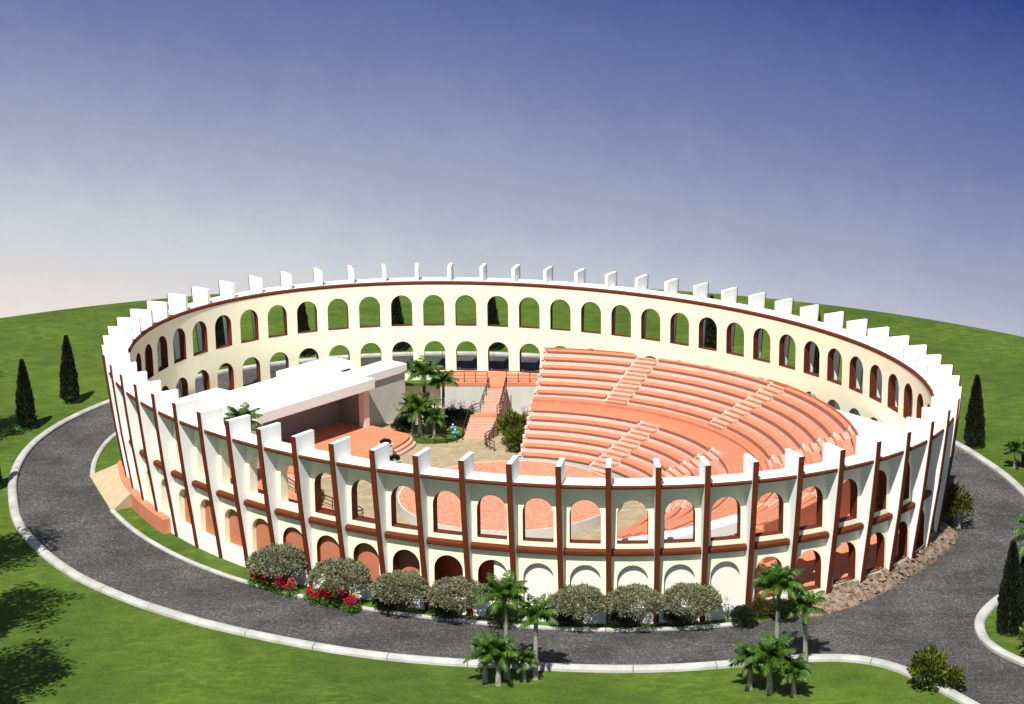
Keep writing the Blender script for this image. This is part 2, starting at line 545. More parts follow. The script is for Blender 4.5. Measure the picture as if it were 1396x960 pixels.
r = MB()
rows = []
for k in range(512):
    i = NB * k / 512
    ri = ik(i) - 1.05 * max(0, min(1, (i - 11.8) / .8, (18.9 - i) / .4))
    rows.append([rp(i, ri, .012), rp(i, (ik(i) + ok(i)) / 2, .03), rp(i, ok(i) + .3, .012)])
for k in range(512):
    a, b2 = rows[k], rows[(k + 1) % 512]
    for j in range(2):
        r.quad(a[j], a[j + 1], b2[j + 1], b2[j])
tag(r.build('ring_road', 'asphalt', smooth=True), kind='structure')
x = MB()
x.face([(21.0, -36.5, .006), (21.8, -39.9, .006), (23.4, -40.4, .006), (25.1, -41.6, .006), (26.1, -42.9, .006), (27.5, -45.0, .006), (28.6, -47.1, .006), (31.0, -51.5, .006), (37.5, -64, .006),
        (47, -60, .006), (39, -48.5, .006), (33.4, -41.7, .006), (32.2, -39.7, .006), (31.55, -37.7, .006), (31.6, -35.7, .006), (32.1, -33.6, .006), (33.1, -31.5, .006), (33.4, -30.0, .006), (30.0, -30.0, .006), (25.0, -33.5, .006)])
tag(x.build('exit_road', 'asphalt'), kind='structure')

def path_kerb(name, pts, w, h, side, seam=None, label=None):
    """rounded kerb: pts = road-side edge; side=+1 -> kerb lies to the left of the path"""
    P = [Vector((p[0], p[1], 0)) for p in pts]
    # resample
    L = [0.0]
    for a, b in zip(P, P[1:]): L.append(L[-1] + (b - a).length)
    n = max(4, int(L[-1] / 0.6)); R = []
    for k in range(n + 1):
        s = L[-1] * k / n
        j = min(len(P) - 2, max(0, bisect.bisect_right(L, s) - 1))
        f = (s - L[j]) / max(1e-6, L[j + 1] - L[j]); R.append(P[j].lerp(P[j + 1], f))
    for _ in range(3):
        R = [R[0]] + [(R[k - 1] + R[k] * 2 + R[k + 1]) / 4 for k in range(1, n)] + [R[-1]]
    mb = MB(); fr = []
    per = int(5.0 / 0.6) if seam else 10 ** 9
    prof = [(0, -.1), (0, h * .62), (w * .1, h * .86), (w * .28, h), (w * .55, h), (w * .8, h * .84), (w * .95, h * .5), (w, -.1)]
    cut = 0
    def frame(q, t):
        nx = Vector((-t.y, t.x, 0)) * side
        return [tuple(q + nx * a + Vector((0, 0, z))) for a, z in prof]
    for k in range(n + 1):
        t = (R[min(n, k + 1)] - R[max(0, k - 1)]).normalized()
        if seam and cut >= per and k < n:
            fr.append(frame(R[k] - t * .025, t)); mb.sweep(fr); fr = [frame(R[k] + t * .025, t)]; cut = 0
        else:
            fr.append(frame(R[k], t)); cut += 1
    mb.sweep(fr)
    o = mb.build(name, 'kerb', smooth=False)
    tag(o, kind='structure')
    return o
# outer kerb: from the exit road's left side, clockwise along the front, round the back, to the island on the right
front = [(29.2, -48.5), (28.36, -46.87), (27.28, -44.79), (25.83, -42.47), (24.86, -41.21), (23.32, -40.08), (21.83, -39.63), (20.2, -39.5), (18.99, -39.54)]
front += [ring(i, ok(i)) for i in [11 - .5 * k for k in range(1, 22)]]
path_kerb('road_kerb', [(37.0, -63.0), (31.5, -52.8)] + front, 0.75, 0.34, 1, True)
path_kerb('road_kerb', [ring(64 - .5 * k, ok(64 - .5 * k)) for k in range(-1, 92)], 0.75, 0.34, 1, True)
path_kerb('road_kerb', [ring(18.5 - .5 * k, ok(18.5 - .5 * k)) for k in range(0, 6)] + [(34.32, -29.49), (32.92, -31.41), (31.8, -33.57), (31.31, -35.7), (31.29, -37.79), (31.96, -39.86), (33.23, -41.9), (36.5, -46.5), (41, -53)], 0.75, 0.34, 1, True)
path_kerb('verge_kerb', [ring(10.95 - .5 * k, ik(10.95 - .5 * k) + .25) for k in range(0, 36)], 0.45, 0.2, -1, True)
path_kerb('verge_kerb', [ring(54.6 - .5 * k, ik(54.6 - .5 * k) + .25) for k in range(0, 72)], 0.45, 0.2, -1, True)

# soil bank on the right
SE = [(12.2, .5), (12.6, .5), (13.3, .25), (14.4, -.3), (15.7, -.65), (16.9, -.45), (17.8, -.05), (18.75, .3)]
sb = MB(); rows = []
for k in range(121):
    i = 12.15 + (18.78 - 12.15) * k / 120
    e = interp(SE, i) + .12 * noise.noise((i * 3.1, 0, 0))
    row = []
    hmax = 1.3 * min(1, (i - 12.15) / 1.2 + 0.05)
    for j in range(17):
        f = j / 16
        o = -1.62 + (e + 1.62) * f
        z = hmax * (1 - f) ** 0.72
        q = ring(i, o)
        z += (.20 * noise.noise((q[0] * .9, q[1] * .9, 2)) + .12 * noise.noise((q[0] * 2.6, q[1] * 2.6, 5)) + .05 * noise.noise((q[0] * 6, q[1] * 6, 9))) * min(1, (1 - f) * 3)
        row.append((q[0], q[1], max(.025, z) if j < 16 else -.05))
    rows.append(row)
for a, b in zip(rows, rows[1:]):
    for j in range(16):
        sb.quad(a[j], a[j + 1], b[j + 1], b[j])
for row in (rows[0], rows[-1]):
    sb.face(row + [(row[-1][0], row[-1][1], -.1), (row[0][0], row[0][1], -.1)])
so = sb.build('soil_bank', 'soil', fix=False)
bm = bmesh.new(); bm.from_mesh(so.data); bmesh.ops.remove_doubles(bm, verts=bm.verts, dist=.0005); bmesh.ops.recalc_face_normals(bm, faces=bm.faces); bm.to_mesh(so.data); bm.free()
tag(so, kind='structure')
st = MB()
for k in range(170):
    i = random.uniform(12.6, 18.6); e = interp(SE, i)
    f = random.uniform(.05, .98); o = -1.4 + (e + 1.4) * f
    q = ring(i, o); z = 1.3 * min(1, (i - 12.15) / 1.2) * (1 - f) ** .72
    s = random.choice((.06, .08, .1, .13, .2)); a = random.uniform(0, pi)
    z += (.20 * noise.noise((q[0] * .9, q[1] * .9, 2)) + .12 * noise.noise((q[0] * 2.6, q[1] * 2.6, 5))) * min(1, (1 - f) * 3)
    top = [(q[0] + s * random.uniform(.6, 1.2) * cos(a + t2) * 1.2, q[1] + s * random.uniform(.6, 1.2) * sin(a + t2), z + random.uniform(-.02, .03)) for t2 in [2 * pi * w / 5 for w in range(5)]]
    apex = (q[0], q[1], z + s * random.uniform(.5, .9))
    for w in range(5): st.face([top[w], top[(w + 1) % 5], apex])
tag(st.build('loose_stones', 'soil', fix=False), 'loose stones and clods scattered over the bare soil bank', 'stones', kind='stuff')

# ---------------------------------------------------------------- inside: courtyard, podiums
ZC = -2.7
c = MB(); c.face([rp(NB * k / 128, -2.05, ZC) for k in range(128)])
tag(c.build('courtyard', 'paving'), kind='structure')

# podium floor behind the right front arches
m = MB(); ring_band(m, 10.95, 19, [(-2.06, ZC + .02), (-9.0, ZC + .02), (-9.0, 1.2), (-2.06, 1.2)])
tag(m.build('podium', 'terra'), kind='structure')
# porch floor on the left, joining the ramp
m = MB(); ring_band(m, 54.55, 59.68, [(-2.06, -.2), (-.72, -.2), (-.72, 1.2), (-2.06, 1.2)])
tag(m.build('porch_platform', 'terra'), 'terracotta porch platform at the top of the tan ramp', 'platform')
m = MB(); ring_band(m, 47.0, 63.55, lambda i: [(-2.06, ZC + .02), (-4.2 - 8.2 * max(0, min(1, (i - 55) / 1.5)), ZC + .02), (-4.2 - 8.2 * max(0, min(1, (i - 55) / 1.5)), 1.18), (-2.06, 1.18)])
tag(m.build('podium', 'terra'), kind='structure')
# ramp
r0 = ring(54.75, -.74); r1 = ring(57.35, -.74)
q = MB()
P4 = [(-36.45, 2.9), (-32.75, -6.75), r1, r0]
q.prism(P4, [-.05] * 4, [.05, .05, 1.19, 1.19])
tag(q.build('entrance_ramp', 'ramp'), 'tan concrete ramp from the road up to the porch platform', 'ramp')

# low rooms behind the front left arches, and the terracotta podium beyond them
deck = empty('storeroom_row', (*ring(1, -3), 1.2), 'row of low brown storerooms behind the front left lower arches', 'storerooms')
def dk(i): return -4.3
m = MB(); ring_band(m, -6.2, 5.6, [(-2.06, 4.75), (-4.5, 4.75), (-4.5, 4.95), (-2.06, 4.95)]); m.build('roof', 'terra', deck)
m = MB(); ring_band(m, -6.2, 4.6, [(-4.4, ZC + .02), (-4.15, ZC + .02), (-4.15, 4.75), (-4.4, 4.75)]); m.build('rear_wall', 'brownwall', deck)
m = MB(); ring_band(m, 4.6, 5.62, [(-4.3, ZC + .02), (-4.05, ZC + .02), (-4.05, 4.7), (-4.3, 4.7)])
m.build('rear_wall', 'brownwall', deck)
m = MB(); a = ring(5.55, -2.08); b = ring(5.55, -4.05)
m.box(((a[0] + b[0]) / 2, (a[1] + b[1]) / 2, 1.0), (hypot(a[0] - b[0], a[1] - b[1]), .2, 7.3), ring_angle(5.55))
m.build('side_wall', 'brownwall', deck)
m = MB(); ring_band(m, 2.6, 5.6, [(-2.06, .9), (-4.05, .9), (-4.05, 1.2), (-2.06, 1.2)])
m.build('room_floor', 'terra', deck)

# railings
def railing(pts, label, h=1.05, rails=3, spacing=1.1, group=None, r=.028):
    P = [Vector(p) for p in pts]
    base = empty('railing', tuple(P[0]), label, 'railing', group)
    L = [0.0]
    for a, b in zip(P, P[1:]): L.append(L[-1] + (b - a).length)
    def at(s):
        j = min(len(P) - 2, max(0, bisect.bisect_right(L, s) - 1))
        return P[j].lerp(P[j + 1], (s - L[j]) / max(1e-6, L[j + 1] - L[j]))
    n = max(1, int(round(L[-1] / spacing)))
    for k in range(n + 1):
        p = at(L[-1] * k / n)
        m = MB(); m.box((p.x, p.y, p.z + h / 2 - .02), (.07, .07, h + .04)); m.build('post', 'metal', base)
    for q in range(rails):
        z = h * (1 - q / rails)
        m = MB(); m.tube([tuple(at(L[-1] * k / (n * 2)) + Vector((0, 0, z))) for k in range(n * 2 + 1)], r * (1.5 if q == 0 else 1.0), 6)
        m.build('rail', 'metal', base)
    return base
railing([(*ring(i, -12.2), 1.18) for i in [59.2 + .3 * k for k in range(15)]] + [(*ring(63.45, -10.6), 1.18)], 'black railing along the inner edge of the left terracotta podium', .95, 3, 1.3)

# ---------------------------------------------------------------- seating stand
C0 = (-1.75, -1.42)
TH0, TH1 = -48.3, 81.3
def pol(R, th, z): return (C0[0] + R * cos(radians(th)), C0[1] + R * sin(radians(th)), z)
stand = empty('seating_stand', pol(20, 22, ZC), 'curved terracotta seating stand with two banks of bench rows and aisles', 'seating stand')
ROW, RISE = 1.31, 0.48
lowR = [13.1 + ROW * k for k in range(6)]; lowZ = [-1.5 + RISE * k for k in range(6)]
upR = [23.4 + ROW * k for k in range(6)]; upZ = [1.6 + RISE * k for k in range(6)]
RB_ = 30.5
def revolve(mb, prof, a0, a1, step=1.5):
    n = max(2, int(abs(a1 - a0) / step) + 1)
    mb.sweep([[pol(R, a0 + (a1 - a0) * k / n, z) for R, z in prof] for k in range(n + 1)])
OV = .15   # bench overhang in front of each riser
# front curb
m = MB(); revolve(m, [(lowR[0] + OV, ZC + .01), (lowR[0] + OV, lowZ[0]), (lowR[0] + OV + .3, lowZ[0]), (lowR[0] + OV + .3, ZC + .01)], TH0, TH1)
m.build('front_wall', 'greywall', stand)
def two_tone(o, top='tread'):
    # treads take a second material slot, risers keep the first
    o.data.materials.append(M[top])
    for p in o.data.polygons:
        if p.normal.z > .7: p.material_index = 1
    return o
def tiers(Rs, Zs, rend):
    pr = [(Rs[0] + OV + .02, ZC + .01)]
    for k, (R, z) in enumerate(zip(Rs, Zs)):
        rr = R + OV + (.3 if (k == 0 and R < 14) else 0)
        if k == 0: pr[0] = (rr, ZC + .01)
        pr.append((rr, z))
        pr.append(((Rs[k + 1] + OV) if k < len(Rs) - 1 else rend, z))
    pr.append((rend, ZC + .01))
    return pr
m = MB(); revolve(m, tiers(lowR, lowZ, lowR[-1] + .75), TH0, TH1); two_tone(m.build('lower_tier', 'tier', stand))
m = MB(); revolve(m, [(lowR[-1] + .75, ZC + .01), (lowR[-1] + .75, lowZ[-1]), (lowR[-1] + 1.0, lowZ[-1] + .1), (22.5, lowZ[-1] + .1), (22.5, lowZ[-1] + .34), (upR[0] + OV, lowZ[-1] + .34), (upR[0] + OV, ZC + .01)], TH0, TH1)
m.build('walkway', 'bench', stand)
m = MB(); revolve(m, tiers(upR, upZ, RB_), TH0, TH1); two_tone(m.build('upper_tier', 'tier', stand))
m = MB(); revolve(m, [(RB_, ZC + .01), (RB_, upZ[-1] + .3), (RB_ + .14, upZ[-1] + .3), (RB_ + .14, ZC + .01)], TH0 - 1.2, TH1); m.build('back_wall', 'brownwall', stand)
# right hand end wall, following the steps
prof = tiers(lowR, lowZ, 22.5)[:-1] + [(22.5, lowZ[-1] + .34)] + tiers(upR, upZ, RB_)[1:]
m = MB(); m.sweep([[pol(R, TH0 - .04 - a, z + (.03 if z > ZC + .1 else .02)) for R, z in prof] for a in (0, .5)]); m.build('end_wall', 'terra', stand)
# benches
def bench(R, z, a0, a1):
    m = MB()
    pr = [(R + .03, z + .004), (R, z + .05), (R - .005, z + .15), (R + .05, z + .21), (R + .48, z + .21), (R + .54, z + .15), (R + .54, z + .004), (R + .2, z + .004)]
    n = max(4, int(abs(a1 - a0) / 1.2))
    fr = []
    def prof_at(a, k):
        cR = R + .27; cz = z + .1
        return [pol(cR + (r - cR) * k, a, cz + (zz - cz) * k) for r, zz in pr]
    e = math.degrees(.10 / R)
    fr.append(prof_at(a0, .55)); fr.append(prof_at(a0 + e * .45, .9))
    for q in range(n + 1):
        fr.append(prof_at(a0 + e + (a1 - a0 - 2 * e) * q / n, 1))
    fr.append(prof_at(a1 - e * .45, .9)); fr.append(prof_at(a1, .55))
    m.sweep(fr)
    return m
UA = [61, 31, 1, -29]; LA = [45.3, 15.3, -14.7]
def gaps(aisles, R, w):
    h = math.degrees(w / 2 / R)
    ed = [TH1 - math.degrees(.35 / R)]
    for a in aisles: ed += [a + h, a - h]
    ed.append(TH0 + .6)
    return [(ed[i + 1], ed[i]) for i in range(0, len(ed), 2)]
for Rs, Zs, A, wid in ((upR, upZ, UA, 2.4), (lowR, lowZ, LA, 2.5)):
    for R, z in zip(Rs, Zs):
        for a0, a1 in gaps(A, R, wid):
            if a1 - a0 > 1.0:
                bench(R, z, a0, a1).build('bench', 'bench', stand)
# aisle steps: treads one third and two thirds up each riser
for Rs, Zs, A in ((upR, upZ, UA), (lowR, lowZ, LA)):
    for a in A:
        m = MB(); mf = MB()
        for k, (R, z) in enumerate(zip(Rs, Zs)):
            zp = Zs[k - 1] if k else (lowZ[-1] + .34 if Rs is upR else ZC)
            rr = R + OV
            nst = 2 if (z - zp) < .6 else 3
            run = (ROW if k else .95) / nst
            h = math.degrees(1.02 / rr)
            for q in range(1, nst):
                d = run * (nst - q)
                pr = [(rr - d, zp - .004), (rr - d, zp + (z - zp) * q / nst), (rr - .002, zp + (z - zp) * q / nst), (rr - .002, zp - .004)]
                revolve(m, pr, a - h, a + h, 1.0)
            # stair tread laid over the tier inside the aisle
            nx = (ROW / 2 if k < len(Rs) - 1 else .5)
            revolve(m, [(rr, z - .02), (rr, z + .004), (rr + nx, z + .004), (rr + nx, z - .02)], a - h, a + h, 1.0)
            # terracotta facing on every riser of the flight
            for q in range(1, nst + 1):
                d = run * (nst - q)
                zt = zp + (z - zp) * q / nst
                revolve(mf, [(rr - d - .03, zt - .13), (rr - d - .03, zt + .006), (rr - d + .1, zt + .006), (rr - d + .1, zt - .13)], a - h, a + h, 1.0)
        mf.build('step_nosing', 'bench', stand)
        m.build('aisle_steps', 'step', stand)
# small white step lights by the aisles
for A, Rs, Zs in ((UA, upR, upZ), (LA, lowR, lowZ)):
    for a in A[:3]:
        for R, z in zip(Rs, Zs):
            p = pol(R + .35, a + math.degrees(1.02 / R), z)
            m = MB(); m.box((p[0], p[1], z + .09), (.2, .2, .18), radians(a)); m.build('step_light', 'lamp', stand)
# the small kerbed end strip on the left
for Rs, Zs in ((upR, upZ), (lowR, lowZ)):
    for R, z in zip(Rs, Zs):
        m = MB(); revolve(m, [(R + .06, z + .005), (R + .06, z + .2), (R + .5, z + .2), (R + .5, z + .005)], TH1 - math.degrees(.28 / R), TH1 - .02, .3)
        m.build('end_block', 'tier', stand)

# round platform in the middle
pf = empty('round_platform', (-.55, 1.6, ZC), 'round speckled terracotta platform with a pale rim below the seating', 'platform')
m = MB(); m.face([(-.55 + 9.55 * cos(2 * pi * k / 96), 1.6 + 9.55 * sin(2 * pi * k / 96), -1.8) for k in range(96)]); m.build('floor', 'speckle', pf)
m = MB(); m.sweep([[(-.55 + rr * cos(2 * pi * k / 96), 1.6 + rr * sin(2 * pi * k / 96), z) for rr, z in ((9.5, ZC + .01), (9.62, ZC + .01), (9.62, -1.79), (9.5, -1.79))] for k in range(96)], closed=True)
m.build('rim', 'greywall', pf)

# covered way behind the front right end of the stand
cw = empty('covered_way', pol(28.6, -60, ZC), 'white flat topped covered way at the front right end of the seating stand', 'covered way')
m = MB(); revolve(m, [(28.0, 3.6), (28.0, 4.45), (29.35, 4.45), (29.35, 3.6)], -50.2, -72); m.build('roof', 'white', cw)
for a in (-52, -58.5, -65, -71.3):
    p = pol(28.15, a, 0); m = MB(); m.box((p[0], p[1], .3), (.3, .3, 6.0), radians(a)); m.build('post', 'brownwall', cw)
m = MB(); revolve(m, [(27.9, ZC + .01), (27.9, .9), (28.05, .9), (28.05, ZC + .01)], -50.2, -72); m.build('low_wall', 'brownwall', cw)

# white canopy between stand and right hand wall
can = empty('canopy', (30.5, 0, 1.2), 'flat white canopy roof between the seating stand and the right arena wall', 'canopy')
arc = [ring(i, -2.13) for i in [23.85 - .25 * k for k in range(0, 17)]]
inner = [pol(RB_ + .18, th, 0)[:2] for th in (-14, -9, -4, 1, 6, 10, 12.8)]
poly = inner[::1] + arc
m = MB(); m.prism(poly, 3.95, 4.28); m.build('roof', 'roofwhite', can)
for i in (20.4, 22.2):
    p = ring(i, -2.6); m = MB(); m.box((p[0], p[1], 2.4), (.35, .35, 2.7), ring_angle(i)); m.build('post', 'white', can)

# ---------------------------------------------------------------- stage building
FRx, FRy = -13.36, 23.1
dX, dY = 0.63, 0.7766
nX, nY = 0.7766, -0.63
def sl(s, t): return (FRx - dX * s - nX * t, FRy - dY * s - nY * t)
stage = empty('stage_building', (*sl(7, 4), ZC), 'white flat roofed stage building with a deep shaded stage opening', 'building')
def sbox(mb, s0, s1, t0, t1, z0, z1):
    mb.prism([sl(s0, t0), sl(s0, t1), sl(s1, t1), sl(s1, t0)], z0, z1)
m = MB(); sbox(m, 0, 15.5, 0, 7.95, 1.92, 2.9); m.build('roof', 'roofwhite', stage, bevel=.02)
m = MB(); sbox(m, -2.1, 5.15, 4.6, 8.0, 2.895, 3.45); m.build('roof_block', 'roofwhite', stage)
m = MB(); sbox(m, -6.5, -.004, 1.75, 4.45, 1.95, 2.75); m.build('wing_roof', 'roofwhite', stage)
m = MB(); sbox(m, 10.45, 15.3, 7.96, 10.6, 1.7, 2.6); m.build('rear_roof', 'roofwhite', stage)
m = MB(); sbox(m, -6.4, .3, 1.95, 4.3, ZC, 1.95); m.build('wing_wall', 'greywall', stage)
m = MB(); sbox(m, 10.7, 15.1, 7.6, 10.3, ZC, 1.7); m.build('rear_wall', 'white', stage)
m = MB(); sbox(m, .35, 15.0, 4.3, 7.7, ZC, 1.92); m.build('back_wall', 'stagewall', stage)
m = MB(); sbox(m, .12, .5, 1.55, 4.28, ZC, 1.915); m.build('side_wall', 'stagewall', stage)
m = MB(); sbox(m, 14.6, 15.0, .5, 4.28, ZC, 1.915); m.build('side_wall', 'stagewall', stage)
m = MB(); sbox(m, .1, .75, .75, 1.5, -2.0, 1.918); m.build('pilaster', 'pinkwall', stage)
m = MB(); sbox(m, 14.3, 14.95, .75, 1.5 - 1.01, -2.0, 1.918); m.build('pilaster', 'pinkwall', stage)
m = MB(); sbox(m, .55, 14.5, 4.2, 4.29, 1.3, 1.915); m.build('curtain_rail', 'stagewall', stage)
# stage floor with a bowed front and two steps
def bow(off, s0, s1):
    p = []
    for k in range(25):
        s = s0 + (s1 - s0) * k / 24; u = (s - 7.2) / 7.5
        p.append(sl(s, -(3.3 + 2.7 * math.sqrt(max(0, 1 - u * u * .95)) + off)))
    return p
fl = bow(0, -.3, 14.9)
m = MB(); m.prism([sl(-.3, 1.0)] + fl + [sl(14.9, 4.2), sl(.5, 4.2)], ZC, -2.0); m.build('stage_floor', 'terra', stage)
m = MB(); m.prism([sl(-.75, -1.5)] + bow(.42, -.75, 15.2) + [sl(15.2, 2)], ZC, -2.24); m.build('step', 'step', stage)
m = MB(); m.prism([sl(-1.2, -1.7)] + bow(.84, -1.2, 15.5) + [sl(15.5, 2)], ZC, -2.48); m.build('step', 'step', stage)

# ---------------------------------------------------------------- terrace, staircase
ter = empty('terrace', (-2, 29, ZC), 'terracotta terrace with a grey retaining wall below the far arches', 'terrace')
back = [ring(i, -2.14)[:2] for i in [36.9 + .2 * k for k in range(0, 18)]]
poly = [(-7.35, 27.5), (5.2, 26.9)] + [p for p in back if p[0] > -7.2]
m = MB(); m.prism(poly, .85, 1.2); m.build('floor', 'terra', ter)
m = MB(); m.prism([(-7.3, 27.53), (5.2, 26.93), (5.2, 27.4), (-6.9, 28.0), (-6.9, 31.6), (-7.3, 31.7)], ZC, .85); m.build('retaining_wall', 'greywall', ter)
m = MB(); back2 = [ring(i, -2.14) for i in [40.2 + .15 * k for k in range(0, 10)]]
m.prism([(-7.4, 30.5), (-7.4, 31.9)] + [p for p in back2 if p[0] < -7.5][:8] + [(-11.4, 31.0)], [.0] * (3 + len([p for p in back2 if p[0] < -7.5][:8])), [.25] * (3 + len([p for p in back2 if p[0] < -7.5][:8])))
tag(m.build('planting_ledge', 'grass'), 'narrow grassy ledge on the cream wall beside the terrace', 'ledge')

stair = empty('staircase', (-3.5, 22, ZC), 'pink terracotta staircase with a landing leading down from the terrace', 'staircase')
def lerp2(a, b, f): return (a[0] + (b[0] - a[0]) * f, a[1] + (b[1] - a[1]) * f)
L0, R0 = (-2.62, 27.3), (-.95, 27.2)
L1, R1 = (-2.5, 25.8), (-.85, 25.75)
L2, R2 = (-3.37, 23.6), (-1.5, 23.35)
L3, R3 = (-4.35, 22.55), (-1.75, 22.4)
L4, R4 = (-5.05, 20.85), (-2.9, 20.3)
m = MB(); m.prism([L1, R1, R0, L0], ZC + .01, 1.195); m.build('landing', 'terra', stair)
m = MB(); m.prism([L3, R3, R2, L2], ZC + .01, -.75); m.build('landing', 'terra', stair)
for La, Ra, Lb, Rb, z0, z1 in ((L1, R1, L2, R2, 1.195, -.75), (L3, R3, L4, R4, -.75, ZC)):
    m = MB(); n = 9; h = (z0 - z1) / n
    for k in range(n - 1 + (1 if z1 > ZC + .1 else 0)):
        f0, f1 = k / n, (k + 1) / n
        m.prism([lerp2(La, Lb, f1), lerp2(Ra, Rb, f1), lerp2(Ra, Rb, f0), lerp2(La, Lb, f0)], ZC + .01, z0 - h * (k + 1))
    m.build('flight', 'step', stair)
def stair_pts(side):
    P = {'L': (L1, L2, L3, L4), 'R': (R1, R2, R3, R4)}[side]
    return [(*P[0], 1.2), (*P[1], -.75), (*P[2], -.75), (*P[3], ZC)]
railing(stair_pts('L'), 'black stair railing on the left side of the pink staircase', .95, 3, 1.0)
railing(stair_pts('R')[:3], 'black stair railing on the right side of the upper stair flight', .95, 3, 1.0)
railing([(-1.75, 22.0, ZC), (-2.65, 20.3, ZC), (-2.95, 19.4, ZC), (-2.75, 18.2, ZC), (-2.0, 17.0, ZC)], 'low black railing curving round the bush at the foot of the stairs', .95, 3, .8)
railing([(-7.2, 27.65, 1.2), (-2.7, 27.4, 1.2)], 'black railing along the terrace edge left of the stairs', 1.1, 3, 1.15)
railing([(-.8, 27.3, 1.2), (2.6, 27.12, 1.2)], 'black railing along the terrace edge right of the stairs', 1.1, 3, 1.15)
railing([(-11.6, 25.3, ZC), (-11.55, 23.7, ZC), (-11.0, 22.3, ZC), (-10.1, 21.1, ZC), (-8.8, 20.0, ZC), (-7.8, 19.6, ZC), (-6.6, 19.7, ZC), (-5.6, 20.1, ZC)], 'low black railing round the planted palm bed in the courtyard', .9, 2, 1.1)

# palm bed
m = MB()
bed = [(-7.9 + 3.0 * cos(a) * (1.0 if cos(a) > 0 else 1.15), 22.7 + 3.0 * sin(a)) for a in [2 * pi * k / 40 for k in range(40)]]
m.prism(bed, ZC, ZC + .3)
tag(m.build('palm_bed', 'grass'), 'raised green planting bed under the courtyard palms', 'planting bed')

# fountain bowls
def lathe(mb, cx, cy, prof, n=20):
    mb.sweep([[(cx + r * cos(2 * pi * k / n), cy + r * sin(2 * pi * k / n), z) for r, z in prof] for k in range(n)], closed=True)
for (x0, y0, z0, lab) in ((-6.0, 22.6, ZC + .3, 'turquoise fountain bowl standing by the stairs, the upper of two'), (-5.75, 20.9, ZC + .3, 'turquoise fountain bowl by the stairs, the lower of two')):
    fb = empty('fountain_bowl', (x0, y0, z0), lab, 'fountain', 'fountain bowls beside the stairs')
    m = MB(); lathe(m, x0, y0, [(.02, z0), (.18, z0), (.12, z0 + .1), (.1, z0 + .3), (.34, z0 + .45), (.37, z0 + .52), (.31, z0 + .52), (.08, z0 + .4), (.02, z0 + .4)]); m.build('bowl', 'water', fb, smooth=True)
    m = MB(); lathe(m, x0, y0, [(.02, z0 + .4), (.07, z0 + .4), (.05, z0 + .7), (.12, z0 + .78), (.02, z0 + .82)], 12); m.build('spout', 'lamp', fb, smooth=True)

# ---------------------------------------------------------------- plants
def leaf_quad(mb, p, d, l, w, roll=None):
    """one pointed leaf: base p, direction d"""
    d = d.normalized()
    u = d.cross(Vector((random.uniform(-1, 1), random.uniform(-1, 1), random.uniform(-1, 1))))
    if u.length < .05: u = d.cross(Vector((1, 0, .3)))
    u.normalize()
    a = p + d * l * .45
    mb.face([tuple(p), tuple(a + u * w * .5), tuple(p + d * l), tuple(a - u * w * .5)])

def rnd_dir():
    z = random.uniform(-1, 1); a = random.uniform(0, 2 * pi); r_ = math.sqrt(1 - z * z)
    return Vector((r_ * cos(a), r_ * sin(a), z))

def make_cypress(label, seed):
    random.seed(seed)
    root = empty('cypress_tree', (0, 0, 0), label, 'tree', 'cypress trees on the lawn')
    H = 6.6
    t = MB(); t.tube([(0, 0, -.1), (0, 0, 1.5), (0, 0, H * .8)], [.13, .1, .03], 7); local_part(t, 'trunk', 'bark', root, fix=False)
    m = MB()
    for k in range(9500):
        f = random.random() ** .8
        z = .12 + (H - .12) * f
        R = .92 * (min(1, f / .08) ** .5) * (1 - f ** 1.7) ** .85 * (.92 + .16 * noise.noise((f * 9, seed, 0)))
        a = random.uniform(0, 2 * pi)
        lump = 1 + .16 * noise.noise((cos(a) * 2.2, sin(a) * 2.2 + seed, z * 1.6)) + .08 * noise.noise((cos(a) * 6, sin(a) * 6, z * 4 + seed))
        rr = R * lump * (1 - .45 * random.random() ** 2.5) + .02
        p = Vector((rr * cos(a), rr * sin(a), z))
        d = Vector((cos(a) * .5, sin(a) * .5, 1.1)) + rnd_dir() * .45
        leaf_quad(m, p, d, random.uniform(.16, .3), random.uniform(.07, .115))
    local_part(m, 'crown', 'cypress', root, fix=False)
    return root

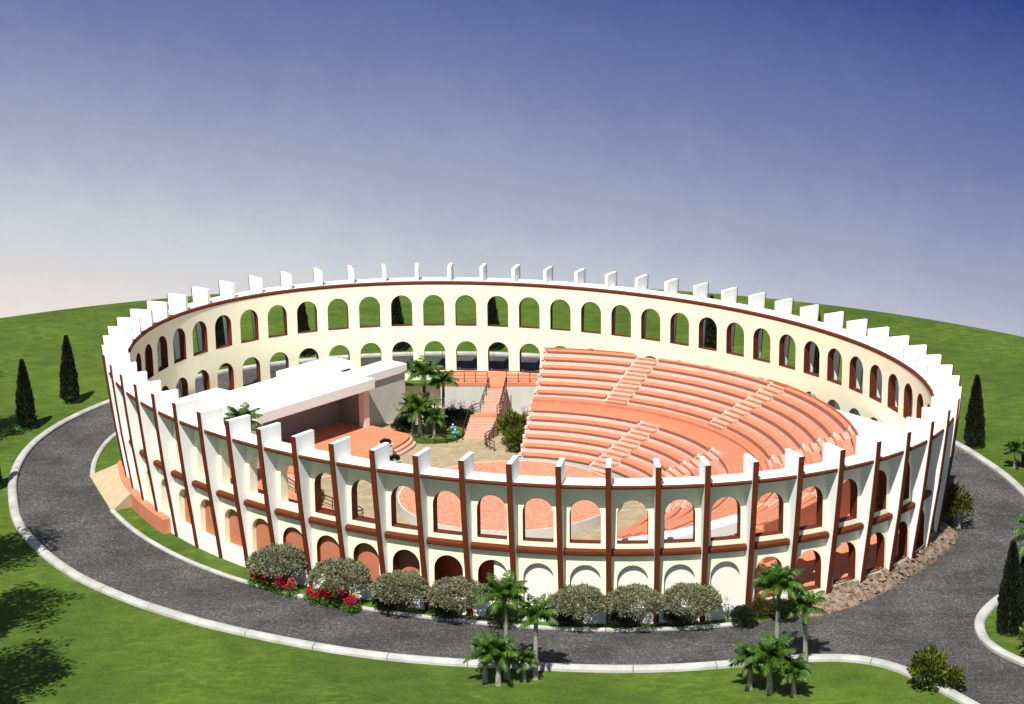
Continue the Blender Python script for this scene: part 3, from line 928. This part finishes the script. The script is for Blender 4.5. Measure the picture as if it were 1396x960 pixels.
def make_palm(H, nf, flen, label, group, seed, bunch=False):
    random.seed(seed)
    root = empty('palm_tree', (0, 0, 0), label, 'palm tree', group)
    lean = random.uniform(-.12, .12)
    pts = [(lean * (k / 8) ** 2 * H * .3, .02 * sin(k), H * k / 8) for k in range(9)]
    t = MB(); t.tube([(pts[0][0], pts[0][1], -.1)] + pts, [.24] + [.2 - .07 * (k / 8) + (.02 if k == 0 else 0) for k in range(9)], 9)
    local_part(t, 'trunk', 'palmbark', root, smooth=True)
    top = Vector(pts[-1])
    t = MB(); t.tube([tuple(top - Vector((0, 0, H * .3))), tuple(top), tuple(top + Vector((0, 0, .4)))], [.15, .13, .05], 9); local_part(t, 'crownshaft', 'shaft', root, smooth=True)
    m = MB()
    for q in range(nf):
        az = q * 2.399 + random.uniform(-.2, .2)
        el = radians(84 - 98 * (q / nf) + random.uniform(-8, 8))
        L = flen * random.uniform(.85, 1.1) * (.8 if q < 3 else 1)
        hd = Vector((cos(az), sin(az), 0)); p = top + Vector((0, 0, .25)); n = 15
        side = Vector((-sin(az), cos(az), 0))
        prev = None
        e = el
        for k in range(n + 1):
            f = k / n
            d = hd * cos(e) + Vector((0, 0, sin(e)))
            if k:
                up = d.cross(side)
                m.face([tuple(prev - side * .02), tuple(prev + side * .02), tuple(p + side * .012), tuple(p - side * .012)])
                if f > .12:
                    ll = flen * .30 * (sin(pi * min(1, f * .86 + .12)) ** .7) * random.uniform(.85, 1.1)
                    for sgn in (-1, 1):
                        for half in (0, .33, .67):
                            bp = prev.lerp(p, half)
                            dirv = (side * sgn * .9 + d * .7 + Vector((0, 0, random.uniform(-1.0, -.1)))).normalized()
                            tip = bp + dirv * ll + Vector((0, 0, -.22 * ll))
                            mid = bp + dirv * ll * .55
                            wv = d * .034 * flen / 1.9
                            m.face([tuple(bp - wv * .5), tuple(mid - wv), tuple(tip), tuple(mid + wv), tuple(bp + wv * .5)])
            prev = p.copy(); p = p + d * (L / n)
            e -= radians(78 / n) * (.35 + 1.2 * f) * (1.0 if el > 0 else .6)
    local_part(m, 'fronds', 'palm', root, fix=False)
    return root

def make_dome(label, seed):
    random.seed(seed)
    root = empty('dome_tree', (0, 0, 0), label, 'tree', 'round grey green trees along the wall')
    t = MB()
    for k in range(9):
        a = 2 * pi * k / 9 + random.uniform(-.3, .3); rr = random.uniform(.5, 1.25)
        b = (random.uniform(-.12, .12), random.uniform(-.12, .12), -.05)
        t.tube([b, (rr * .3 * cos(a), rr * .3 * sin(a), .55), (rr * .75 * cos(a), rr * .75 * sin(a), 1.1), (rr * cos(a) * 1.1, rr * sin(a) * 1.1, 1.75)], [.09, .07, .05, .025], 6)
    local_part(t, 'trunk', 'bark', root, smooth=True)
    m = MB()
    cl = []
    while len(cl) < 210:
        d = rnd_dir()
        if d.z < -.22: continue
        s = (1 - .3 * random.random() ** 2)
        cl.append(Vector((d.x * 1.75 * s, d.y * 1.75 * s, 2.02 + d.z * (1.2 if d.z > 0 else .55) * s)))
    for c_ in cl:
        r0 = random.uniform(.24, .38)
        outw = (c_ - Vector((0, 0, .9))).normalized()
        for k in range(52):
            d = (rnd_dir() + outw * .7).normalized()
            leaf_quad(m, c_ + d * r0 * random.uniform(.3, .95), (d + Vector((0, 0, .3)) + rnd_dir() * .4), random.uniform(.13, .22), random.uniform(.055, .09))
    local_part(m, 'crown', 'dome', root, fix=False)
    return root

def make_bush(name, label, cat, group, seed, rx, rz, n, mat, ll, lw, rough=.2, stems=True, lift=.0):
    random.seed(seed)
    root = empty(name, (0, 0, 0), label, cat, group)
    t = MB()
    for k in range(7):
        a = 2 * pi * k / 7 + random.uniform(-.3, .3); q = rx * random.uniform(.35, .7)
        t.tube([(0, 0, -.05), (q * .5 * cos(a), q * .5 * sin(a), rz * .4), (q * cos(a), q * sin(a), rz * random.uniform(.7, .95))], [.035, .025, .012], 5)
    local_part(t, 'stem', 'bark', root)
    m = MB()
    for k in range(n):
        d = rnd_dir()
        d.z = abs(d.z) if random.random() < .8 else d.z * .7
        q = (random.random() ** (1 / 2.2))
        lump = 1 + rough * noise.noise((d.x * 2 + seed, d.y * 2, d.z * 2)) * 1.6
        p = Vector((d.x * rx * q * lump, d.y * rx * q * lump, lift + rz * .42 + d.z * rz * .55 * q * lump))
        if p.z < .04: p.z = random.uniform(.04, .2)
        leaf_quad(m, p, d + rnd_dir() * .7 + Vector((0, 0, .35)), ll * random.uniform(.7, 1.3), lw * random.uniform(.7, 1.3))
    local_part(m, 'foliage', mat, root, fix=False)
    return root

def make_flowers(label, seed):
    random.seed(seed)
    root = empty('flower_bed', (0, 0, 0), label, 'flower bed', 'red flower beds along the kerb')
    m = MB(); fl = {'red': MB(), 'magenta': MB(), 'yellow': MB()}
    for k in range(44):
        cx, cy = random.uniform(-2.3, 2.3), random.uniform(-.55, .55)
        h = random.uniform(.55, 1.1)
        for q in range(70):
            d = rnd_dir(); d.z = abs(d.z)
            leaf_quad(m, Vector((cx + d.x * .3, cy + d.y * .3, .05 + h * .7 * random.random())), d + rnd_dir() * .5, .2, .08)
        nm = random.choice(['red', 'red', 'red', 'magenta', 'yellow'])
        for q in range(55):
            d = rnd_dir(); d.z = abs(d.z)
            leaf_quad(fl[nm], Vector((cx, cy, h)) + d * .24 * random.random() ** .3, d + rnd_dir() * .6, .14, .12)
    local_part(m, 'foliage', 'herb', root, fix=False)
    for k, v in fl.items():
        local_part(v, 'blossoms', k, root, fix=False)
    return root

def make_sprig(label, seed, mat='pink', H=1.7, group='pink flowering shrubs'):
    random.seed(seed)
    root = empty('flowering_shrub', (0, 0, 0), label, 'shrub', group)
    s = MB(); m = MB(); lf = MB()
    for k in range(13):
        a = random.uniform(0, 2 * pi); sp = random.uniform(.1, .75); h = H * random.uniform(.6, 1)
        tip = Vector((sp * cos(a), sp * sin(a), h))
        s.tube([(0, 0, -.03), (sp * .3 * cos(a), sp * .3 * sin(a), h * .5), tuple(tip)], [.022, .016, .008], 4)
        for q in range(5):
            d = rnd_dir(); leaf_quad(m, tip + d * .1, d, .09, .06)
        for q in range(10):
            f = random.uniform(.15, .8); leaf_quad(lf, Vector((sp * f * cos(a), sp * f * sin(a), h * f)), rnd_dir() + Vector((0, 0, .3)), .16, .05)
    local_part(s, 'stem', 'bark', root); local_part(lf, 'foliage', 'herb', root, fix=False); local_part(m, 'blossoms', mat, root, fix=False)
    return root

def put(o, x, y, z=0.0, rz=None, s=1.0, label=None, sz=None):
    o.location = (x, y, z); o.rotation_euler = (0, 0, random.uniform(0, 6.28) if rz is None else rz)
    o.scale = (s, s, sz or s)
    if label: o['label'] = label
    return o

# cypress trees
cyA = make_cypress('tall dark cypress at the left lawn, nearer of the two by the bend', 3)
cyB = make_cypress('tall dark cypress on the left lawn beside the kerb, the farther one', 11)
put(cyA, -45.1, 17.6, s=.98); put(cyB, -42.9, 26.2, s=1.0)
far = [(44.4, .9, .72, 'short dark cypress behind the small palm at the right picture edge', 1),
       (-43.9, -.4, .95, 'dark cypress at the left edge of the picture beside the kerb', 0),
       (41.0, 7.0, 1.0, 'lone dark cypress on the right lawn just past the arena wall', 1),
       (33.6, -36.3, 1.0, 'dark cypress on the right island beside the road fork', 0),
       (35.3, -34.4, 1.02, 'second dark cypress at the right edge behind the island cypress', 1),
       (-30.4, 39.8, 1.0, 'dark cypress behind the far wall, leftmost seen through the arches', 0),
       (-22.3, 43.4, 1.0, 'dark cypress behind the far wall above the stage roof', 1),
       (-12.5, 45.3, 1.0, 'dark cypress behind the far wall above the courtyard palms', 0),
       (-2.4, 45.0, 1.0, 'dark cypress behind the far wall above the staircase', 1),
       (20.6, 40.2, 1.0, 'dark cypress behind the far wall above the middle aisle', 0),
       (30.6, 33.3, 1.0, 'dark cypress behind the far wall, rightmost seen through the arches', 1)]
for x_, y_, s_, lab, w in far:
    put(copy_tree((cyA, cyB)[w]), x_, y_, s=s_, label=lab)

# palms in front
random.seed(5)
GP = 'palms along the front kerb'
pT = make_palm(5.6, 22, 2.0, 'tallest green palm at the front kerb, left group', GP, 21)
put(pT, -.75, -41.9, rz=.4)
pM = make_palm(4.2, 20, 1.8, 'medium palm at the front kerb, right of the tallest one', GP, 22)
put(pM, 1.1, -42.1, rz=1.0)
pS = make_palm(1.9, 22, 1.7, 'short bushy palm with a pale trunk, leftmost of the front group', GP, 23)
put(pS, -2.15, -42.4, rz=0.2, s=.98)
put(copy_tree(pS), -1.3, -42.9, rz=2.0, s=1.03, label='short bushy palm with a pale trunk, second from the left')
put(copy_tree(pS), .35, -42.3, rz=4.0, s=.72, label='small low palm between the two taller front palms')
put(copy_tree(pT), 17.0, -40.5, rz=2.2, s=.98, label='tallest palm of the right front group by the soil bank')
put(copy_tree(pM), 18.95, -40.4, rz=3.1, s=.92, label='medium palm of the right front group, farthest right')
put(copy_tree(pS), 14.8, -44.4, rz=1.2, s=.95, label='short palm of the right front group, farthest left')
put(copy_tree(pS), 15.95, -45.1, rz=5.2, s=1.2, label='middle short palm of the right front group')
put(copy_tree(pS), 17.45, -45.6, rz=3.6, s=.88, label='lowest short palm of the right front group, nearest the camera')
# palms in the courtyard
ZB = ZC + .3
GC = 'palms in the courtyard bed'
put(copy_tree(pT), -8.55, 22.3, ZB, rz=.9, s=1.05, label='tallest palm in the courtyard bed beside the stage')['group'] = GC
put(copy_tree(pT), -6.95, 23.3, ZB, rz=2.7, s=.85, label='second tall palm in the courtyard bed, nearer the stairs')['group'] = GC
put(copy_tree(pS), -9.8, 22.5, ZB, rz=.3, s=1.12, label='short palm at the left of the courtyard bed')['group'] = GC
put(copy_tree(pS), -9.1, 21.5, ZB, rz=1.3, s=1.3, label='short palm in the middle of the courtyard bed')['group'] = GC
put(copy_tree(pS), -7.75, 20.9, ZB, rz=2.3, s=.95, label='short palm at the front of the courtyard bed')['group'] = GC
# palm by the gallery and palms at the right edge
put(copy_tree(pT), -22.1, -4.4, 1.18, rz=.7, s=.98, label='single palm rising behind the left arena wall before the stage')['group'] = 'palms inside the arena'
put(copy_tree(pT), 45.2, -2.6, rz=.5, s=1.15, label='palm at the right edge with only its frond tips in view')['group'] = 'palms at the right edge'
put(copy_tree(pS), 43.2, .9, rz=1.5, s=.8, label='dark short palm on the right lawn at the picture edge')['group'] = 'palms at the right edge'
put(copy_tree(pM), 36.4, -34.4, rz=2.0, s=1.45, label='palm rising over the cypresses at the right edge')['group'] = 'palms at the right edge'

# dome trees
dA = make_dome('round grey green tree behind the first red flower bed, leftmost of the row', 31)
dB = make_dome('round grey green tree behind the second red flower bed', 32)
put(dA, -17.35, -24.5, s=1.1, sz=.9); put(dB, -12.7, -27.75, s=1.1, sz=.9)
for k, (x_, y_, s_, lab) in enumerate([(-8.2, -30.15, 1.06, 'round grey green tree third from the left along the plinth'),
                       (-4.25, -31.6, 1.05, 'round grey green tree left of the tall front palms'),
                       (4.1, -33.45, 1.06, 'round grey green tree right of the front palms'),
                       (8.05, -33.75, 1.06, 'round grey green tree before the middle white blind arches'),
                       (11.95, -33.55, 1.08, 'round grey green tree at the right end of the row')]):
    put(copy_tree((dA, dB)[k % 2]), x_, y_, s=s_, sz=.86, label=lab)
# ball shrubs
ball = make_bush('ball_shrub', 'dark clipped ball shrub at the foot of the third round tree', 'shrub', 'dark ball shrubs along the kerb', 41, 1.0, 1.6, 5200, 'ball', .12, .08, .06)
put(ball, -9.2, -29.75)
for x_, y_, s_, lab in [(-5.1, -31.5, 1.0, 'dark clipped ball shrub at the foot of the fourth round tree'), (-1.15, -33.0, 1.1, 'large dark ball shrub behind the tallest front palm'),
                  (2.95, -33.4, .95, 'dark ball shrub below the tree right of the front palms'), (7.1, -33.85, 1.0, 'dark ball shrub below the tree before the blind arches'),
                  (11.0, -33.75, .95, 'dark ball shrub below the last round tree of the row'), (15.6, -33.8, .95, 'dark ball shrub standing alone before the red leaved plants'), (18.5, -32.9, .95, 'dark ball shrub behind the right group of palms')]:
    put(copy_tree(ball), x_, y_, s=s_, label=lab)
# flower beds
fA = make_flowers('bed of red, magenta and yellow flowers, left of the two beds', 51)
fa = math.atan2(-1.75, 2.05)
put(fA, -17.6, -25.0, rz=fa)
fB = make_flowers('bed of red, magenta and yellow flowers, right of the two beds', 52)
put(fB, -13.15, -28.45, rz=fa * .9)
# pink sprigs
sA = make_sprig('pink flowering shrub behind the large dark ball shrub', 61)
put(sA, -1.0, -32.1)
for x_, y_, z_, s_, lab in [(14.6, -32.5, 0, 1.0, 'thin pink flowering shrub left of the red leaved plants'), (18.9, -31.9, 0, 1.0, 'pink flowering shrub behind the right palms by the soil'),
                  (.15, -32.4, 0, .8, 'small pink flowering shrub beside the tall front palm')]:
    put(copy_tree(sA), x_, y_, z_, s=s_, label=lab)
GI = 'pink shrubs in the courtyard'
for x_, y_, z_, s_, lab in [(-10.6, 26.0, ZC, 1.9, 'pink flowering shrub beside the stage wing wall'), (-8.0, 26.3, ZC, 1.75, 'pink flowering shrub against the cream wall behind the palms'),
                  (-6.3, 26.8, ZC, 1.35, 'pink flowering shrub at the grey retaining wall, left one'), (-5.2, 26.7, ZC, 1.4, 'pink flowering shrub at the grey wall, middle one'), (-4.3, 26.6, ZC, 1.3, 'pink flowering shrub at the grey wall nearest the stairs'),
                  (1.0, 24.6, ZC, 1.4, 'pink flowering shrub between stairs and seating stand')]:
    put(copy_tree(sA), x_, y_, z_, s=s_, label=lab)['group'] = GI
# croton plants
cr = make_bush('croton_bush', 'red and green leaved croton bush at the end of the soil bank', 'bush', 'croton bushes by the wall', 71, 1.35, 2.9, 1900, 'croton', .30, .12, .25)
put(cr, 34.2, -14.3, s=1.22)
put(copy_tree(cr), 16.9, -32.3, s=.55, label='small red leaved croton plant by the lone ball shrub')
put(copy_tree(cr), 18.0, -32.1, s=.5, label='small croton plant behind the right palm group')
# bright bushes
bb = make_bush('leafy_bush', 'yellow green leafy bush over the kerb at the bottom right', 'bush', 'yellow green bushes', 81, 1.2, 2.5, 1700, 'bush', .34, .15, .3)
put(bb, 26.3, -44.9, s=1.0)
put(copy_tree(bb), 27.75, -45.3, s=.62, label='smaller yellow green bush right of the bottom right one')
put(copy_tree(bb), 34.6, -40.2, s=.95, label='yellow green bush on the island at the right edge')
put(copy_tree(bb), 35.2, -32.4, s=.8, label='yellow green bush among the cypresses at the right edge')
put(copy_tree(bb), 0.0, 19.2, ZC, s=1.22, label='big yellow green bush between stairs and seating stand')
put(copy_tree(bb), .2, 16.8, ZC, s=.95, label='yellow green bush beside the lowest seating rows')
put(copy_tree(bb), -15.9, -9.3, 1.18, s=.5, label='small green plant by the railing of the left podium')
# dark hedges in the courtyard
hd = make_bush('hedge_shrub', 'dark rounded hedge shrub left of the stairs', 'shrub', 'dark hedge shrubs in the courtyard', 91, 1.2, 1.9, 3800, 'hedge', .16, .09, .15)
put(hd, -5.1, 25.2, ZC, s=1.0)
for x_, y_, s_, lab in [(-6.7, 25.6, .95, 'dark rounded hedge shrub behind the second tall palm'), (.4, 22.3, 1.05, 'dark rounded hedge shrub right of the stairs'), (-10.8, 23.2, .95, 'dark rounded hedge shrub behind the railing by the stage')]:
    put(copy_tree(hd), x_, y_, ZC, s=s_, label=lab)

# tall shade trees on the left lawn
def make_shade_tree(label, seed, H, R0):
    random.seed(seed)
    root = empty('shade_tree', (0, 0, 0), label, 'tree', 'tall shade trees on the left lawn')
    t = MB(); t.tube([(0, 0, -.2), (.1, 0, H * .2), (-.1, .1, H * .45), (0, 0, H * .8)], [.55, .42, .3, .08], 9)
    for k in range(11):
        a = k * 2.4; z0 = H * (.3 + .035 * k); q = R0 * random.uniform(.5, .8)
        t.tube([(0, 0, z0), (q * .5 * cos(a), q * .5 * sin(a), z0 + H * .08), (q * cos(a), q * sin(a), z0 + H * .17)], [.2, .13, .04], 6)
    local_part(t, 'trunk', 'bark', root, smooth=True)
    m = MB()
    for k in range(75):
        d = rnd_dir(); f = random.random() ** .4
        c_ = Vector((d.x * R0 * .82 * f, d.y * R0 * .82 * f, H * .66 + d.z * H * .29 * f))
        r0 = random.uniform(.7, 1.4)
        for q in range(85):
            d2 = rnd_dir()
            leaf_quad(m, c_ + d2 * r0 * random.random() ** .5, d2 + rnd_dir() * .6 + Vector((0, 0, .2)), random.uniform(.28, .5), random.uniform(.14, .24))
    local_part(m, 'crown', 'tree', root, fix=False)
    return root
sA_ = make_shade_tree('tall leafy shade tree on the lawn past the lower left picture corner', 101, 24, 4.5)
put(sA_, -33.0, -61.5, rz=.5)
sB_ = make_shade_tree('tall leafy shade tree on the lawn past the left edge, second from the lower corner', 107, 24, 4.5)
put(sB_, -36.0, -50.0, rz=.9)
for src, x_, y_, s_, r_, lab in [(sA_, -39.0, -38.5, 1.0, 1.6, 'tall leafy shade tree past the left picture edge, beside the lower kerb bend'), (sB_, -42.2, -25.0, .94, 2.9, 'tall leafy shade tree past the left picture edge, just below the ramp level'),
                            (sA_, -51.0, 9.0, .9, 5.0, 'tall leafy shade tree past the left picture edge, nearest the left cypress'), (sB_, -57.5, 27.0, .8, 4.1, 'leafy shade tree past the left picture edge, farthest from the road')]:
    put(copy_tree(src), x_, y_, rz=r_, s=s_, label=lab)

# planters at the stage steps
def planter(x0, y0, z0, h, label):
    p = empty('planter', (x0, y0, z0), label, 'planter', 'stone planters at the stage steps')
    m = MB(); m.box((0, 0, h / 2), (.95, .95, h)); m.box((0, 0, h + .05), (1.1, 1.1, .1)); local_part(m, 'pedestal', 'greywall', p, bevel=.02)
    m = MB()
    random.seed(int(x0 * 10))
    for k in range(260):
        d = rnd_dir(); d.z = abs(d.z) * .6
        leaf_quad(m, Vector((d.x * .3, d.y * .3, h + .12 + .25 * random.random())), d + rnd_dir() * .3, .3, .12)
    local_part(m, 'foliage', 'blackplant', p, fix=False)
    return p
planter(-12.0, 15.3, -2.48, 1.15, 'pale stone planter with a black leaved plant on the stage steps').rotation_euler[2] = .6
planter(-11.0, 11.6, ZC, .95, 'pale stone planter with a black leaved plant below the stage steps').rotation_euler[2] = .6

# ---------------------------------------------------------------- light, sky, camera
SUN_EL, SUN_AZ = radians(56.5), radians(-107)      # azimuth of the sun's place, from +x counter-clockwise
sd = bpy.data.lights.new('sun', 'SUN'); sd.energy = 4.9; sd.angle = radians(0.5); sd.color = (1.0, 0.955, 0.88)
so = bpy.data.objects.new('sun', sd); COL.objects.link(so)
dirv = Vector((cos(SUN_EL) * cos(SUN_AZ), cos(SUN_EL) * sin(SUN_AZ), sin(SUN_EL)))
so.rotation_euler = dirv.to_track_quat('Z', 'Y').to_euler()
so.location = dirv * 200

EXPO = 0.5
w = bpy.data.worlds.new('World'); SC.world = w; w.use_nodes = True
n = N(w.node_tree)
bg = w.node_tree.nodes['Background']
sky = n.add('ShaderNodeTexSky', sky_type='NISHITA', sun_disc=False)
sky.sun_elevation = SUN_EL
sky.sun_rotation = pi / 2 - SUN_AZ
sky.air_density = 1.2; sky.dust_density = 0.6; sky.ozone_density = 2.0
n.link(sky.outputs[0], bg.inputs['Color']); bg.inputs['Strength'].default_value = 0.05
co = n.add('ShaderNodeTexCoord').outputs['Generated']
sx = n.add('ShaderNodeSeparateXYZ'); n.link(co, sx.inputs[0])
q = n.math('ADD', n.math('MULTIPLY', n.math('ADD', sx.outputs['Z'], 0.22), 1 / 0.145), n.math('MULTIPLY', sx.outputs['X'], 0.28 / 0.24))
nz = n.noise(co, 5.0, 4, 0.6); nz2 = n.noise(co, 60.0, 3, 0.7)
q = n.math('ADD', q, n.math('MULTIPLY', n.math('SUBTRACT', nz, 0.5), 0.16))
q = n.math('ADD', q, n.math('MULTIPLY', n.math('SUBTRACT', nz2, 0.5), 0.12))
k = 2 ** -EXPO
def sk(r, g, b): return (lin(r) * k, lin(g) * k, lin(b) * k, 1)
stops = [(-.34, (244, 234, 222)), (-.15, (220, 217, 216)), (0, (206, 210, 218)), (.28, (168, 175, 197)), (.5, (143, 152, 186)), (.72, (116, 127, 172)), (1.0, (89, 105, 160)), (1.28, (54, 74, 138)), (1.5, (42, 60, 126))]
f = n.math('MULTIPLY', n.math('ADD', q, 0.4), 1 / 2.0)
ramp = n.ramp(f, [((p + .4) / 2.0, sk(*c)) for p, c in stops])
bg2 = n.add('ShaderNodeBackground'); n.link(ramp, bg2.inputs['Color']); bg2.inputs['Strength'].default_value = 1.0
mr = n.add('ShaderNodeMapRange', interpolation_type='SMOOTHSTEP')
mr.inputs['From Min'].default_value = -.05; mr.inputs['From Max'].default_value = .1
n.link(sx.outputs['Z'], mr.inputs['Value'])
mx = n.add('ShaderNodeMixShader')
n.link(mr.outputs[0], mx.inputs[0]); n.link(bg2.outputs[0], mx.inputs[1]); n.link(bg.outputs[0], mx.inputs[2])
n.link(mx.outputs[0], w.node_tree.nodes['World Output'].inputs['Surface'])

cd = bpy.data.cameras.new('camera'); cam = bpy.data.objects.new('camera', cd); COL.objects.link(cam)
YAW, PITCH, ROLL, FPX = 0.0551, 0.2489, 0.0007, 2739.43
fw = Vector((sin(YAW) * cos(PITCH), cos(YAW) * cos(PITCH), -sin(PITCH)))
rt = Vector((cos(YAW), -sin(YAW), 0)); upv = rt.cross(fw)
r2 = rt * cos(ROLL) + upv * sin(ROLL); u2 = upv * cos(ROLL) - rt * sin(ROLL)
mat = Matrix(((r2.x, u2.x, -fw.x, 0), (r2.y, u2.y, -fw.y, -163.374), (r2.z, u2.z, -fw.z, 40.987 + 11.8), (0, 0, 0, 1)))
cam.matrix_world = mat
cd.sensor_fit = 'HORIZONTAL'; cd.sensor_width = 36.0
cd.lens = FPX / 1396 * 36.0
cd.shift_x = -(847.83 - 698) / 1396
cd.shift_y = -(480 - 478.29) / 1396
cd.clip_start = 1.0; cd.clip_end = 3000
SC.camera = cam
SC.view_settings.view_transform = 'Standard'
try: SC.view_settings.look = 'None'
except Exception: pass
SC.view_settings.exposure = EXPO
SC.view_settings.gamma = 1.0
SC.cycles.max_bounces = 6
